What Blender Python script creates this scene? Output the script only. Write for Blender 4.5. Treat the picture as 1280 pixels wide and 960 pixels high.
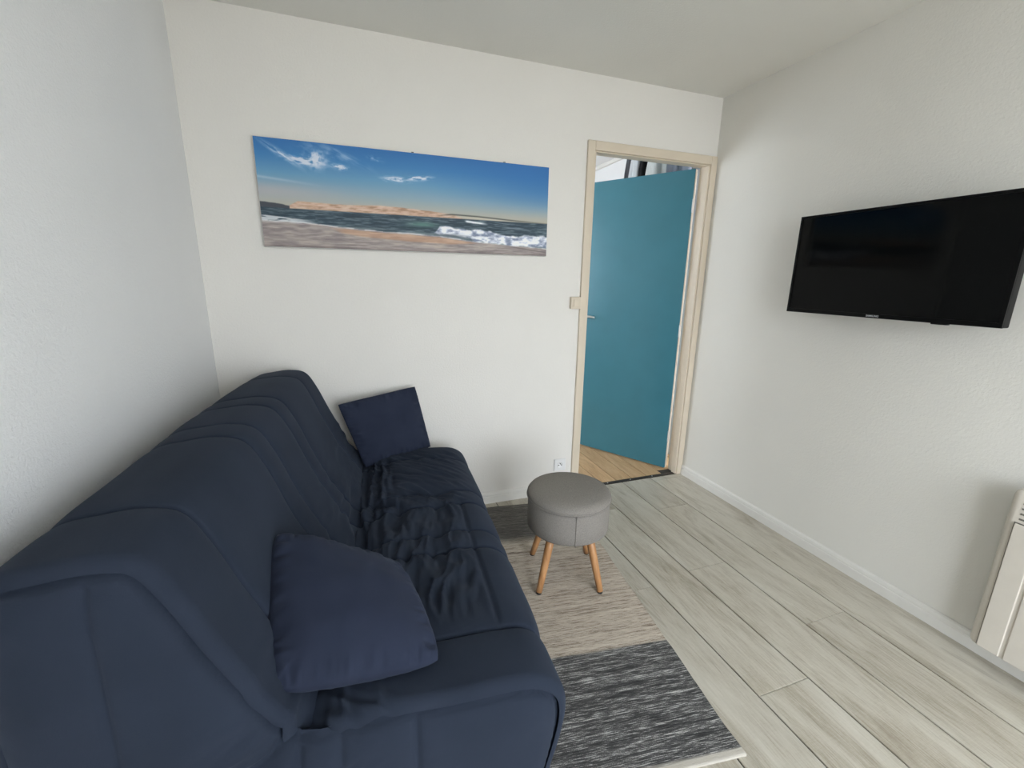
import bpy, math, random
import numpy as np
from mathutils import Matrix, Vector, Euler

for _o in list(bpy.data.objects):
    bpy.data.objects.remove(_o, do_unlink=True)
scene = bpy.context.scene
COL = scene.collection
random.seed(4)

# ------------------------------------------------------------------ room size
W, H, YR = 2.779, 2.41, -3.6          # width, height, rear wall (back wall is y = 0)
WIN = (0.90, 2.68, 0.03, 2.18)        # balcony window in the rear wall: x0, x1, z0, z1

# ------------------------------------------------------------------ camera
F_PX = 545.756
yaw, pitch, roll = -0.3397, -0.2363, 0.0170
cy_, sy_, cp_, sp_ = math.cos(yaw), math.sin(yaw), math.cos(pitch), math.sin(pitch)
fwd = Vector((-sy_ * cp_, cy_ * cp_, sp_)); rgt = Vector((cy_, sy_, 0)); upv = rgt.cross(fwd)
cr, sr = math.cos(roll), math.sin(roll)
R3 = cr * rgt + sr * upv
U3 = -sr * rgt + cr * upv
cam_data = bpy.data.cameras.new('camera')
cam = bpy.data.objects.new('camera', cam_data)
COL.objects.link(cam)
m = Matrix((R3, U3, -fwd)).transposed().to_4x4()
m.translation = Vector((0.6431, -2.3518, 1.3442))
cam.matrix_world = m
cam_data.sensor_fit = 'HORIZONTAL'
cam_data.sensor_width = 36.0
cam_data.lens = 36.0 * F_PX / 1280.0
cam_data.clip_start = 0.02
scene.camera = cam

# ------------------------------------------------------------------ sky, light, exposure
world = bpy.data.worlds.new('overcast_sky')
scene.world = world
world.use_nodes = True
wn = world.node_tree.nodes
bg = wn['Background']
bg.inputs['Color'].default_value = (0.90, 0.935, 1.03, 1)
bg.inputs['Strength'].default_value = 9.7

def portal(name, loc, rot, sx, sy):
    ld = bpy.data.lights.new(name, 'AREA')
    ld.shape = 'RECTANGLE'; ld.size = sx; ld.size_y = sy
    ld.cycles.is_portal = True
    lo = bpy.data.objects.new(name, ld); COL.objects.link(lo)
    lo.location = loc; lo.rotation_euler = rot
    return lo
portal('window_portal', ((WIN[0] + WIN[1]) / 2, YR - 0.12, (WIN[2] + WIN[3]) / 2),
       (math.radians(90), 0, 0), WIN[1] - WIN[0], WIN[3] - WIN[2])
portal('bedroom_window_portal', (0.38, 1.45, 1.5), (0, math.radians(-90), 0), 1.5, 1.2)

scene.view_settings.view_transform = 'Standard'
scene.view_settings.look = 'None'
scene.view_settings.gamma = 1.0
scene.view_settings.use_curve_mapping = False
scene.view_settings.exposure = 0.0

# ------------------------------------------------------------------ helpers
def s2l(r, g, b):
    f = lambda c: (c / 255 / 12.92) if c / 255 <= 0.04045 else ((c / 255 + 0.055) / 1.055) ** 2.4
    return (f(r), f(g), f(b), 1)

class NT:
    """tiny node-tree helper"""
    def __init__(self, name):
        self.mat = bpy.data.materials.new(name); self.mat.use_nodes = True
        self.t = self.mat.node_tree; self.n = self.t.nodes
        self.b = self.n['Principled BSDF']
    def add(self, typ, **kw):
        nd = self.n.new(typ)
        for k, v in kw.items():
            if k.startswith('i_'):
                key = k[2:]
                key = int(key) if key.isdigit() else key.replace('_', ' ')
                nd.inputs[key].default_value = v
            else:
                setattr(nd, k, v)
        return nd
    def link(self, a, b): self.t.links.new(a, b)
    def ramp(self, fac, stops, interp='LINEAR'):
        r = self.n.new('ShaderNodeValToRGB'); r.color_ramp.interpolation = interp
        e = r.color_ramp.elements
        while len(e) < len(stops): e.new(0.5)
        for q, (p, c) in zip(e, stops): q.position = p; q.color = c
        self.link(fac, r.inputs[0]); return r.outputs[0]
    def mix(self, fac, a, b, mode='MIX'):
        x = self.n.new('ShaderNodeMix'); x.data_type = 'RGBA'; x.blend_type = mode
        for sock, val in ((x.inputs[0], fac), (x.inputs[6], a), (x.inputs[7], b)):
            if hasattr(val, 'links'): self.link(val, sock)
            else: sock.default_value = val
        return x.outputs[2]
    def mapping(self, vec, scale, loc=(0, 0, 0)):
        mp = self.n.new('ShaderNodeMapping'); mp.inputs['Scale'].default_value = scale
        mp.inputs['Location'].default_value = loc
        self.link(vec, mp.inputs['Vector']); return mp.outputs[0]
    def noise(self, vec, scale, detail=2, rough=0.5, dist=0.0):
        x = self.add('ShaderNodeTexNoise'); x.inputs['Scale'].default_value = scale
        x.inputs['Detail'].default_value = detail; x.inputs['Roughness'].default_value = rough
        x.inputs['Distortion'].default_value = dist
        if vec is not None: self.link(vec, x.inputs['Vector'])
        return x.outputs['Fac']
    def math(self, op, a, b=None):
        x = self.n.new('ShaderNodeMath'); x.operation = op
        for i, v in enumerate((a, b)):
            if v is None: continue
            if hasattr(v, 'links'): self.link(v, x.inputs[i])
            else: x.inputs[i].default_value = v
        return x.outputs[0]
    def bump(self, h, strength, dist=0.01):
        x = self.add('ShaderNodeBump'); x.inputs['Strength'].default_value = strength
        x.inputs['Distance'].default_value = dist
        self.link(h, x.inputs['Height']); self.link(x.outputs[0], self.b.inputs['Normal'])
    def coord(self, which='Object'): return self.add('ShaderNodeTexCoord').outputs[which]
    def geo(self): return self.add('ShaderNodeNewGeometry').outputs['Position']
    def set(self, color=None, rough=None, metal=None, spec=None):
        if color is not None: self.b.inputs['Base Color'].default_value = color
        if rough is not None: self.b.inputs['Roughness'].default_value = rough
        if metal is not None: self.b.inputs['Metallic'].default_value = metal
        if spec is not None: self.b.inputs['Specular IOR Level'].default_value = spec

def simple(name, color, rough=0.5, metal=0.0, spec=0.5, var=0.04, scale=20.0, bump=0.0, bscale=200.0):
    t = NT(name); t.set(color, rough, metal, spec)
    v = t.coord()
    n = t.noise(v, scale, 3)
    lo = tuple(c * (1 - var) for c in color[:3]) + (1,); hi = tuple(min(1, c * (1 + var)) for c in color[:3]) + (1,)
    t.link(t.ramp(n, [(0.3, lo), (0.7, hi)]), t.b.inputs['Base Color'])
    if bump: t.bump(t.noise(v, bscale, 2), bump, 0.002)
    return t.mat

def plaster(name, color, bump=0.35):
    t = NT(name); t.set(color, 0.75, 0, 0.25)
    v = t.geo()
    n = t.noise(v, 2.5, 3)
    lo = tuple(c * 0.975 for c in color[:3]) + (1,)
    t.link(t.ramp(n, [(0.3, lo), (0.7, color)]), t.b.inputs['Base Color'])
    a = t.noise(v, 110, 3, 0.6); b = t.noise(v, 260, 2, 0.5)
    t.bump(t.math('ADD', a, t.math('MULTIPLY', b, 0.5)), bump, 0.0035)
    return t.mat

# ---- materials
M = {}
M['wall'] = plaster('painted_plaster', (0.82, 0.79, 0.735, 1), 0.45)
M['wall_l'] = plaster('painted_rough_plaster', (0.83, 0.83, 0.825, 1), 0.6)
M['wall_r'] = plaster('painted_plaster_cool', (0.765, 0.745, 0.685, 1), 0.32)
M['ceil'] = plaster('ceiling_paint', (0.79, 0.775, 0.72, 1), 0.35)
M['bed_wall'] = plaster('bedroom_paint', (0.82, 0.82, 0.81, 1), 0.2)
M['white_gloss'] = simple('white_lacquer', (0.76, 0.74, 0.69, 1), 0.4, var=0.02)
M['frame'] = simple('beige_lacquer', (0.70, 0.605, 0.475, 1), 0.42, var=0.025, scale=8)
M['teal'] = simple('teal_lacquer', (0.044, 0.175, 0.225, 1), 0.32, var=0.05, scale=5, bump=0.05, bscale=300)
M['steel'] = simple('brushed_steel', (0.70, 0.70, 0.69, 1), 0.28, 1.0)
M['hinge'] = simple('nickel_hinge', (0.72, 0.72, 0.70, 1), 0.4, 0.6)
M['outlet'] = simple('outlet_plastic', (0.82, 0.81, 0.79, 1), 0.35, var=0.01)
M['black_hole'] = simple('dark_plastic', (0.015, 0.015, 0.015, 1), 0.6)
M['screen'] = simple('tv_screen_glass', (0.0016, 0.0019, 0.0018, 1), 0.07, spec=0.13, var=0.0)
M['bezel'] = simple('tv_black_plastic', (0.003, 0.003, 0.003, 1), 0.3, spec=0.12)
M['tvside'] = simple('tv_side_plastic', (0.009, 0.0085, 0.0085, 1), 0.45, spec=0.2)
M['logo'] = simple('logo_silver', (0.62, 0.63, 0.65, 1), 0.4)
M['heater'] = simple('heater_enamel', (0.66, 0.61, 0.53, 1), 0.45, var=0.02, bump=0.05, bscale=400)
M['heater_dark'] = simple('heater_recess', (0.18, 0.165, 0.14, 1), 0.6)
M['threshold'] = simple('dark_bronze_bar', (0.05, 0.038, 0.03, 1), 0.45, 0.4)
M['subfloor'] = simple('dark_joint', (0.045, 0.04, 0.034, 1), 0.9)
M['metal_dark'] = simple('dark_metal', (0.03, 0.03, 0.032, 1), 0.5, 0.5)
M['tag'] = simple('white_label_fabric', (0.85, 0.85, 0.83, 1), 0.8)
M['concrete'] = simple('balcony_concrete', (0.5, 0.47, 0.42, 1), 0.9, var=0.1, scale=3)
M['canvas_side'] = simple('white_canvas', (0.78, 0.775, 0.75, 1), 0.8, bump=0.2, bscale=900)
M['rubber'] = simple('black_rubber', (0.02, 0.018, 0.016, 1), 0.7)

def navy():
    t = NT('navy_cotton'); t.set((0.026, 0.034, 0.052, 1), 0.9, 0, 0.12)
    v = t.coord()
    n = t.noise(v, 6, 3)
    t.link(t.ramp(n, [(0.3, (0.0195, 0.0260, 0.0405, 1)), (0.7, (0.0240, 0.0315, 0.0490, 1))]), t.b.inputs['Base Color'])
    t.b.inputs['Sheen Weight'].default_value = 0.05
    t.b.inputs['Sheen Roughness'].default_value = 0.5
    t.b.inputs['Sheen Tint'].default_value = (0.6, 0.7, 0.9, 1)
    t.bump(t.math('ADD', t.noise(v, 500, 2), t.math('MULTIPLY', t.noise(v, 45, 3), 1.2)), 0.22, 0.002)
    return t.mat
M['navy'] = navy()
def navy2():
    t = NT('navy_canvas'); t.set((0.026, 0.030, 0.056, 1), 0.9, 0, 0.15)
    v = t.coord()
    t.link(t.ramp(t.noise(v, 9, 3), [(0.3, (0.019, 0.0245, 0.044, 1)), (0.7, (0.0235, 0.030, 0.053, 1))]), t.b.inputs['Base Color'])
    t.b.inputs['Sheen Weight'].default_value = 0.05
    t.b.inputs['Sheen Tint'].default_value = (0.6, 0.7, 0.9, 1)
    w = t.add('ShaderNodeTexWave', i_Scale=260.0); t.link(v, w.inputs['Vector'])
    t.bump(t.math('ADD', t.noise(v, 600, 2), t.math('MULTIPLY', w.outputs['Fac'], 0.4)), 0.2, 0.001)
    return t.mat
M['navy2'] = navy2()

def fabric_grey():
    t = NT('grey_linen'); t.set((0.24, 0.225, 0.205, 1), 0.92, 0, 0.2)
    v = t.coord()
    n = t.noise(t.mapping(v, (1, 1, 1)), 380, 2)
    t.link(t.ramp(n, [(0.3, (0.195, 0.178, 0.158, 1)), (0.7, (0.285, 0.262, 0.236, 1))]), t.b.inputs['Base Color'])
    t.bump(n, 0.35, 0.0015)
    return t.mat
M['grey_fabric'] = fabric_grey()

def wood_leg():
    t = NT('beech_leg'); t.set((0.5, 0.27, 0.12, 1), 0.4)
    v = t.mapping(t.coord(), (60, 60, 6))
    n = t.noise(v, 1.0, 4, 0.6, 0.4)
    t.link(t.ramp(n, [(0.3, (0.36, 0.165, 0.062, 1)), (0.7, (0.56, 0.295, 0.125, 1))]), t.b.inputs['Base Color'])
    return t.mat
M['beech'] = wood_leg()

def plank_mat(name, stops, knot, rough=0.5):
    t = NT(name); t.set(None, rough, 0, 0.5)
    oi = t.add('ShaderNodeObjectInfo')
    v = t.coord()
    cmb = t.add('ShaderNodeCombineXYZ')
    t.link(t.math('MULTIPLY', oi.outputs['Random'], 37.0), cmb.inputs[0])
    t.link(t.math('MULTIPLY', oi.outputs['Random'], 91.0), cmb.inputs[1])
    add = t.add('ShaderNodeVectorMath', operation='ADD')
    t.link(v, add.inputs[0]); t.link(cmb.outputs[0], add.inputs[1])
    base = add.outputs[0]
    broad = t.noise(t.mapping(base, (8, 1.6, 1)), 1.0, 5, 0.62, 1.2)
    fine = t.noise(t.mapping(base, (170, 9.0, 1)), 1.0, 6, 0.78, 0.6)
    saw = t.noise(t.mapping(base, (40, 260, 1)), 1.0, 2, 0.5)
    f = t.math('ADD', t.math('MULTIPLY', broad, 0.50), t.math('MULTIPLY', fine, 0.46))
    f = t.math('ADD', f, t.math('MULTIPLY', saw, 0.06))
    col = t.ramp(f, stops)
    hsv = t.add('ShaderNodeHueSaturation')
    t.link(t.math('ADD', t.math('MULTIPLY', oi.outputs['Random'], 0.12), 0.93), hsv.inputs['Value'])
    t.link(col, hsv.inputs['Color'])
    # dark cathedral streaks
    cath = t.noise(t.mapping(base, (17, 1.9, 1)), 1.0, 4, 0.6, 1.8)
    ck = t.ramp(cath, [(0.60, (0, 0, 0, 1)), (0.70, (1, 1, 1, 1))])
    c1 = t.mix(t.math('MULTIPLY', ck, t.math('MULTIPLY', fine, 0.75)), hsv.outputs[0], knot)
    vo = t.add('ShaderNodeTexVoronoi', i_Scale=1.0); t.link(t.mapping(base, (6.5, 2.4, 1)), vo.inputs['Vector'])
    kn = t.ramp(vo.outputs['Distance'], [(0.0, (1, 1, 1, 1)), (0.03, (0.7, 0.7, 0.7, 1)), (0.06, (0, 0, 0, 1))])
    c2 = t.mix(t.math('MULTIPLY', kn, 0.6), c1, knot)
    t.link(c2, t.b.inputs['Base Color'])
    t.bump(f, 0.3, 0.002)
    return t.mat
M['plank'] = plank_mat('whitewashed_oak', [(0.36, (0.29, 0.247, 0.182, 1)), (0.45, (0.415, 0.373, 0.295, 1)),
                                           (0.53, (0.515, 0.477, 0.395, 1)), (0.66, (0.60, 0.565, 0.485, 1))],
                       (0.20, 0.165, 0.115, 1), 0.36)
M['oak'] = plank_mat('honey_oak', [(0.36, (0.42, 0.245, 0.115, 1)), (0.5, (0.58, 0.37, 0.19, 1)), (0.66, (0.69, 0.48, 0.27, 1))],
                     (0.26, 0.14, 0.06, 1), 0.45)

# ---- numpy noise
def _hash(ix, iy, seed):
    h = (ix.astype(np.int64) * 374761393 + iy.astype(np.int64) * 668265263 + seed * 1442695041) & 0xffffffff
    h = ((h ^ (h >> 13)) * 1274126177) & 0xffffffff
    return ((h ^ (h >> 16)) & 0xffff) / 65535.0
def vnoise(x, y, seed=0):
    x = np.asarray(x, float); y = np.asarray(y, float)
    ix = np.floor(x); iy = np.floor(y); fx = x - ix; fy = y - iy
    fx = fx * fx * fx * (fx * (fx * 6 - 15) + 10); fy = fy * fy * fy * (fy * (fy * 6 - 15) + 10)
    a = _hash(ix, iy, seed); b = _hash(ix + 1, iy, seed); c = _hash(ix, iy + 1, seed); d = _hash(ix + 1, iy + 1, seed)
    return (a * (1 - fx) + b * fx) * (1 - fy) + (c * (1 - fx) + d * fx) * fy
def fbm(x, y, seed=0, o=4):
    r = 0; a = 0.5
    for k in range(o):
        r = r + a * vnoise(x * 2 ** k, y * 2 ** k, seed + k * 17); a *= 0.5
    return r / (1 - 0.5 ** o)
def sstep(a, b, x):
    t = np.clip((x - a) / (b - a), 0, 1); return t * t * (3 - 2 * t)

# ---- mesh helpers
def mesh(name, verts, faces, mat, parent=None, smooth=False, loc=None):
    me = bpy.data.meshes.new(name)
    me.from_pydata([tuple(map(float, v)) for v in verts], [], [tuple(int(i) for i in f) for f in faces])
    me.update()
    if smooth: me.polygons.foreach_set('use_smooth', [True] * len(me.polygons))
    if mat: me.materials.append(mat)
    o = bpy.data.objects.new(name, me); COL.objects.link(o)
    if parent: o.parent = parent
    if loc is not None: o.location = loc
    return o
def tag(o, label=None, cat=None, group=None, kind=None):
    if label: o['label'] = label
    if cat: o['category'] = cat
    if group: o['group'] = group
    if kind: o['kind'] = kind
    return o
def empty(name, loc, rz=0.0):
    o = bpy.data.objects.new(name, None); COL.objects.link(o)
    o.location = loc; o.rotation_euler = (0, 0, rz); o.empty_display_size = 0.1
    return o
def boxvf(x0, x1, y0, y1, z0, z1, off=0):
    v = [(x0, y0, z0), (x1, y0, z0), (x1, y1, z0), (x0, y1, z0), (x0, y0, z1), (x1, y0, z1), (x1, y1, z1), (x0, y1, z1)]
    f = [(0, 3, 2, 1), (4, 5, 6, 7), (0, 1, 5, 4), (1, 2, 6, 5), (2, 3, 7, 6), (3, 0, 4, 7)]
    return v, [tuple(i + off for i in q) for q in f]
def boxes(name, lst, mat, parent=None, bevel=0.0, loc=None):
    V, Fc = [], []
    for b in lst:
        v, f = boxvf(*b, off=len(V)); V += v; Fc += f
    o = mesh(name, V, Fc, mat, parent, loc=loc)
    if bevel:
        md = o.modifiers.new('bevel', 'BEVEL'); md.width = bevel; md.segments = 3; md.limit_method = 'ANGLE'
        md.harden_normals = False
        o.data.polygons.foreach_set('use_smooth', [True] * len(o.data.polygons))
        wn_ = o.modifiers.new('wn', 'WEIGHTED_NORMAL'); wn_.keep_sharp = True
    return o
def grid_faces(nu, nv, flip=False, wrap=False):
    F = []
    for i in range(nu - 1):
        for j in range(nv if wrap else nv - 1):
            j2 = (j + 1) % nv
            q = (i * nv + j, (i + 1) * nv + j, (i + 1) * nv + j2, i * nv + j2)
            F.append(q[::-1] if flip else q)
    return F
def tube(name, pts, rads, mat, parent=None, n=16, cap=True):
    pts = [Vector(p) for p in pts]
    V, Fc = [], []
    for i, p in enumerate(pts):
        d = (pts[min(i + 1, len(pts) - 1)] - pts[max(i - 1, 0)]).normalized()
        a = d.cross(Vector((0, 0, 1))) if abs(d.z) < 0.95 else d.cross(Vector((1, 0, 0)))
        a.normalize(); b = d.cross(a)
        for k in range(n):
            t = 2 * math.pi * k / n
            V.append(p + rads[i] * (math.cos(t) * a + math.sin(t) * b))
    Fc = grid_faces(len(pts), n, wrap=True)
    if cap:
        Fc.append(tuple(range(n))); Fc.append(tuple(range((len(pts) - 1) * n, len(pts) * n))[::-1])
    return mesh(name, V, Fc, mat, parent, smooth=True)
def lathe(name, prof, mat, parent=None, n=72, loc=None):
    V = []
    for r, z in prof:
        for k in range(n):
            t = 2 * math.pi * k / n
            V.append((r * math.cos(t), r * math.sin(t), z))
    Fc = grid_faces(len(prof), n, flip=True, wrap=True)
    Fc.append(tuple(range(n))[::-1]); Fc.append(tuple(range((len(prof) - 1) * n, len(prof) * n)))
    return mesh(name, V, Fc, mat, parent, smooth=True, loc=loc)
def catmull(P, n):
    P = np.array(P, float)
    Q = np.vstack([2 * P[0] - P[1], P, 2 * P[-1] - P[-2]])
    out = []
    for i in range(1, len(Q) - 2):
        for t in np.linspace(0, 1, 24, endpoint=False):
            p0, p1, p2, p3 = Q[i - 1], Q[i], Q[i + 1], Q[i + 2]
            out.append(0.5 * (2 * p1 + (p2 - p0) * t + (2 * p0 - 5 * p1 + 4 * p2 - p3) * t * t + (3 * p1 - p0 - 3 * p2 + p3) * t ** 3))
    out.append(P[-1]); out = np.array(out)
    d = np.r_[0, np.cumsum(np.hypot(*np.diff(out, axis=0).T))]
    u = np.linspace(0, d[-1], n)
    return np.c_[np.interp(u, d, out[:, 0]), np.interp(u, d, out[:, 1])]

# ================================================================== THE ROOM
def struct(o, label=None):
    o['kind'] = 'structure'
    if label: o['label'] = label
    return o
TH = 0.08
DX0, DX1, DTOP = 1.889, 2.779, 2.089            # door frame outer outline
struct(boxes('wall_left', [(-TH, 0, YR, TH, -0.05, H)], M['wall_l']), 'rough white plaster wall behind the navy sofa')
struct(boxes('wall_right', [(W, W + TH, YR, 0.0, -0.05, H)], M['wall_r']), 'white plaster wall carrying the television')
struct(boxes('wall_back', [(0, DX0 + 0.01, 0, TH, -0.05, H), (DX0 + 0.01, W + TH, 0, TH, DTOP - 0.01, H)], M['wall']),
       'white plaster wall carrying the beach picture and the doorway')
struct(boxes('wall_rear', [(0, WIN[0], YR - TH, YR, -0.05, H), (WIN[1], W, YR - TH, YR, -0.05, H),
                           (WIN[0], WIN[1], YR - TH, YR, WIN[3], H), (WIN[0], WIN[1], YR - TH, YR, -0.05, WIN[2])], M['wall']),
       'white wall around the balcony window')
struct(boxes('ceiling', [(-TH, W + TH, YR - TH, TH, H, H + 0.08)], M['ceil']), 'plain white painted ceiling')

# balcony window: frame with two sashes and glass
w1 = empty('window_1', ((WIN[0] + WIN[1]) / 2, YR - 0.04, WIN[2])); struct(w1, 'white two-leaf balcony window')
wx = (WIN[1] - WIN[0]) / 2; wh = WIN[3] - WIN[2]
boxes('window_frame', [(-wx, -wx + 0.05, -0.03, 0.03, 0, wh), (wx - 0.05, wx, -0.03, 0.03, 0, wh),
                       (-wx + 0.05, wx - 0.05, -0.03, 0.03, wh - 0.05, wh), (-wx + 0.05, wx - 0.05, -0.03, 0.03, 0, 0.05),
                       (-0.04, 0.04, -0.03, 0.03, 0.05, wh - 0.05)], M['white_gloss'], w1)
gt = NT('clear_glass'); gt.set((1, 1, 1, 1), 0.0)
gt.n.remove(gt.b)
tr = gt.add('ShaderNodeBsdfTransparent'); tr.inputs[0].default_value = (0.95, 0.97, 0.97, 1)
gt.link(tr.outputs[0], gt.n['Material Output'].inputs['Surface'])
M['glass'] = gt.mat
for sx0, sx1 in ((-wx + 0.05, -0.04), (0.04, wx - 0.05)):
    boxes('pane', [(sx0, sx1, -0.004, 0.004, 0.05, wh - 0.05)], M['glass'], w1)
struct(boxes('ground', [(-6, 9, -16, YR - TH, -0.35, -0.1)], M['concrete']), 'grey concrete balcony and ground outside the window')

# ---- floor: a slab with single planks laid lengthwise
fl = struct(boxes('floor', [(-TH, W + TH, YR - TH, 0.0, -0.05, -0.005)], M['subfloor']), 'whitewashed wood plank floor')
def plank_mesh(name, w, l, mat, gap=0.0026, ch=0.0018, th=0.0049):
    x0, x1, y0, y1 = gap, w - gap, gap * 0.25, l - gap * 0.25
    V = [(x0, y0, -th), (x1, y0, -th), (x1, y1, -th), (x0, y1, -th),
         (x0, y0, -ch * .6), (x1, y0, -ch * .6), (x1, y1, -ch * .6), (x0, y1, -ch * .6),
         (x0 + ch, y0 + ch, 0), (x1 - ch, y0 + ch, 0), (x1 - ch, y1 - ch, 0), (x0 + ch, y1 - ch, 0)]
    Fc = [(8, 9, 10, 11)]
    for k in range(4):
        q = (k + 1) % 4
        Fc += [(k, q, q + 4, k + 4), (k + 4, q + 4, q + 8, k + 8)]
    me = bpy.data.meshes.new(name); me.from_pydata(V, [], Fc); me.update(); me.materials.append(mat)
    return me
PM = {}
def plank(x0, x1, y0, y1, mat, parent, z=0.0):
    key = (round(x1 - x0, 3), round(y1 - y0, 3), mat.name)
    if key not in PM: PM[key] = plank_mesh('plank', x1 - x0, y1 - y0, mat)
    o = bpy.data.objects.new('plank', PM[key]); COL.objects.link(o)
    o.parent = parent; o.location = (x0, y0, z); return o
edges = [1.832 - 0.2265 * k for k in range(8, 0, -1)] + [1.832, 2.0585, 2.285, 2.5115, W - 0.001]
edges = [0.001] + [e for e in edges if e > 0.05]
anchor = {1.6055: (-0.955, 1.22), 1.832: (-1.522, 1.22), 2.0585: (-0.918, 1.22), 2.285: (-0.388, 0.952), 2.5115: (-1.95, 1.9)}
for i in range(len(edges) - 1):
    x0, x1 = edges[i], edges[i + 1]
    a, ln = anchor.get(round(x0, 4), (-0.2 - (i * 0.43) % 1.2, 1.22))
    ys = [a]
    while ys[-1] + ln < -0.05: ys.append(ys[-1] + ln)
    ys = ys[::-1]
    while ys[-1] - ln > YR + 0.05: ys.append(ys[-1] - ln)
    ys = [-0.001] + ys + [YR]
    for k in range(len(ys) - 1):
        plank(x0, x1, ys[k + 1], ys[k], M['plank'], fl)

# ---- baseboards (moulded profile)
def baseboard(name, p0, p1, inward, label):
    prof = [(0.0, 0.0), (0.013, 0.0), (0.013, 0.043), (0.0105, 0.046), (0.0105, 0.050), (0.012, 0.053), (0.010, 0.064), (0.004, 0.070), (0.0, 0.070)]
    V = []
    for P in (p0, p1):
        for d, z in prof: V.append((P[0] + inward[0] * d, P[1] + inward[1] * d, z))
    n = len(prof)
    Fc = [(i, (i + 1) % n, n + (i + 1) % n, n + i) for i in range(n)] + [tuple(range(n)), tuple(range(n, 2 * n))]
    o = mesh(name, V, Fc, M['white_gloss'])
    import bmesh
    bm = bmesh.new(); bm.from_mesh(o.data); bmesh.ops.recalc_face_normals(bm, faces=bm.faces); bm.to_mesh(o.data); bm.free()
    return struct(o, label)
baseboard('baseboard_right', (W - 0.0005, -0.012), (W - 0.0005, YR), (-1, 0), 'white moulded baseboard below the television wall')
baseboard('baseboard_back', (0.001, -0.0005), (DX0, -0.0005), (0, -1), 'white moulded baseboard below the beach picture')
baseboard('baseboard_left', (0.0005, -0.012), (0.0005, YR), (1, 0), 'white moulded baseboard behind the sofa')

# ---- doorway: beige frame, teal leaf swung into the next room
d1 = empty('door_1', (2.734, 0.045, 0.0)); struct(d1, 'teal blue door standing ajar in a beige frame')
fx = 0.045
def dl(b): return (b[0] - 2.734, b[1] - 2.734, b[2] - 0.045, b[3] - 0.045, b[4], b[5])
fr = boxes('door_frame', [dl((DX0, DX0 + fx, -0.014, 0.085, 0, DTOP)), dl((DX1 - fx, DX1 - 0.001, -0.014, 0.085, 0, DTOP)),
                     dl((DX0 + fx, DX1 - fx, -0.014, 0.085, DTOP - fx - 0.004, DTOP))], M['frame'], d1, bevel=0.004)
boxes('door_stop', [dl((DX0 + fx, DX0 + fx + 0.011, -0.006, 0.034, 0, DTOP - 0.05)), dl((DX1 - fx - 0.011, DX1 - fx, -0.006, 0.034, 0, DTOP - 0.05)),
                    dl((DX0 + fx + .011, DX1 - fx - .011, -0.006, 0.034, DTOP - fx - 0.012, DTOP - fx - 0.004))], M['frame'], fr, bevel=0.003)
LEAF = 0.80
leaf = boxes('door_leaf', [(-LEAF, 0, -0.02, 0.02, 0.012, 2.036)], M['teal'], d1, bevel=0.003)
leaf.location = (-0.016, 0.048, 0)
leaf.rotation_euler = (0, 0, -math.radians(58.5))
boxes('edge_strip', [(-0.001, 0.0012, -0.013, 0.0195, 0.014, 2.034)], M['frame'], leaf)
plate = boxes('handle_plate', [(-LEAF + 0.035, -LEAF + 0.075, -0.026, -0.02, 0.93, 1.15)], M['steel'], leaf, bevel=0.004)
hx = -LEAF + 0.055
tube('door_handle', [(hx, -0.022, 1.075), (hx, -0.055, 1.075), (hx + 0.006, -0.066, 1.075), (hx + 0.02, -0.07, 1.075), (hx + 0.075, -0.07, 1.074), (hx + 0.125, -0.068, 1.070)],
     [0.009, 0.009, 0.0095, 0.0095, 0.009, 0.008], M['steel'], leaf)
for z in (0.22, 0.98, 1.78):
    boxes('hinge', [(0.0, 0.006, -0.024, -0.012, z, z + 0.075), (0.0005, 0.0075, -0.022, -0.014, z - 0.006, z + 0.081)], M['hinge'], leaf, bevel=0.002)
trim = struct(boxes('trim_1', [(DX0 + fx + 0.001, DX1 - fx - 0.001, -0.008, 0.024, -0.004, 0.004)], M['threshold'], bevel=0.002), 'dark metal threshold bar in the doorway')
for sxx in (2.18, 2.36, 2.54): lathe('screw', [(0.0045, 0.0), (0.0045, 0.0008), (0.002, 0.0014)], M['hinge'], trim, 12, (sxx, 0.008, 0.004))

# ---- the next room seen through the doorway
BX, BY = 2.93, 2.6
struct(boxes('wall_bedroom_right', [(BX, BX + TH, TH, BY, -0.05, H)], M['bed_wall']), 'white wall of the next room')
struct(boxes('wall_bedroom_far', [(0.3, BX + TH, BY, BY + TH, -0.05, H)], M['bed_wall']), 'white far wall of the next room')
struct(boxes('wall_bedroom_left', [(0.3, 0.38, TH, 0.7, -0.05, H), (0.3, 0.38, 2.2, BY, -0.05, H), (0.3, 0.38, 0.7, 2.2, -0.05, 0.9), (0.3, 0.38, 0.7, 2.2, 2.1, H)], M['bed_wall']),
       'white window wall of the next room')
struct(boxes('ceiling_bedroom', [(0.3, BX + TH, TH, BY + TH, H, H + 0.08)], M['bed_wall']), 'white ceiling of the next room')
struct(boxes('trim_2', [(BX - 0.028, BX - 0.0005, 0.1, BY - 0.001, H - 0.030, H - 0.0005)], M['white_gloss'], bevel=0.003), 'white cable duct along the next room ceiling')
w2 = empty('window_2', (0.34, 1.45, 0.9)); struct(w2, 'white window of the next room')
boxes('window_frame', [(-0.03, 0.03, -0.75, -0.70, 0, 1.2), (-0.03, 0.03, 0.70, 0.75, 0, 1.2), (-0.03, 0.03, -0.7, 0.7, 1.15, 1.2), (-0.03, 0.03, -0.7, 0.7, 0, 0.05), (-0.03, 0.03, -0.03, 0.03, 0.05, 1.15)], M['white_gloss'], w2)
for y0, y1 in ((-0.7, -0.03), (0.03, 0.7)): boxes('pane', [(-0.004, 0.004, y0, y1, 0.05, 1.15)], M['glass'], w2)
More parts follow.
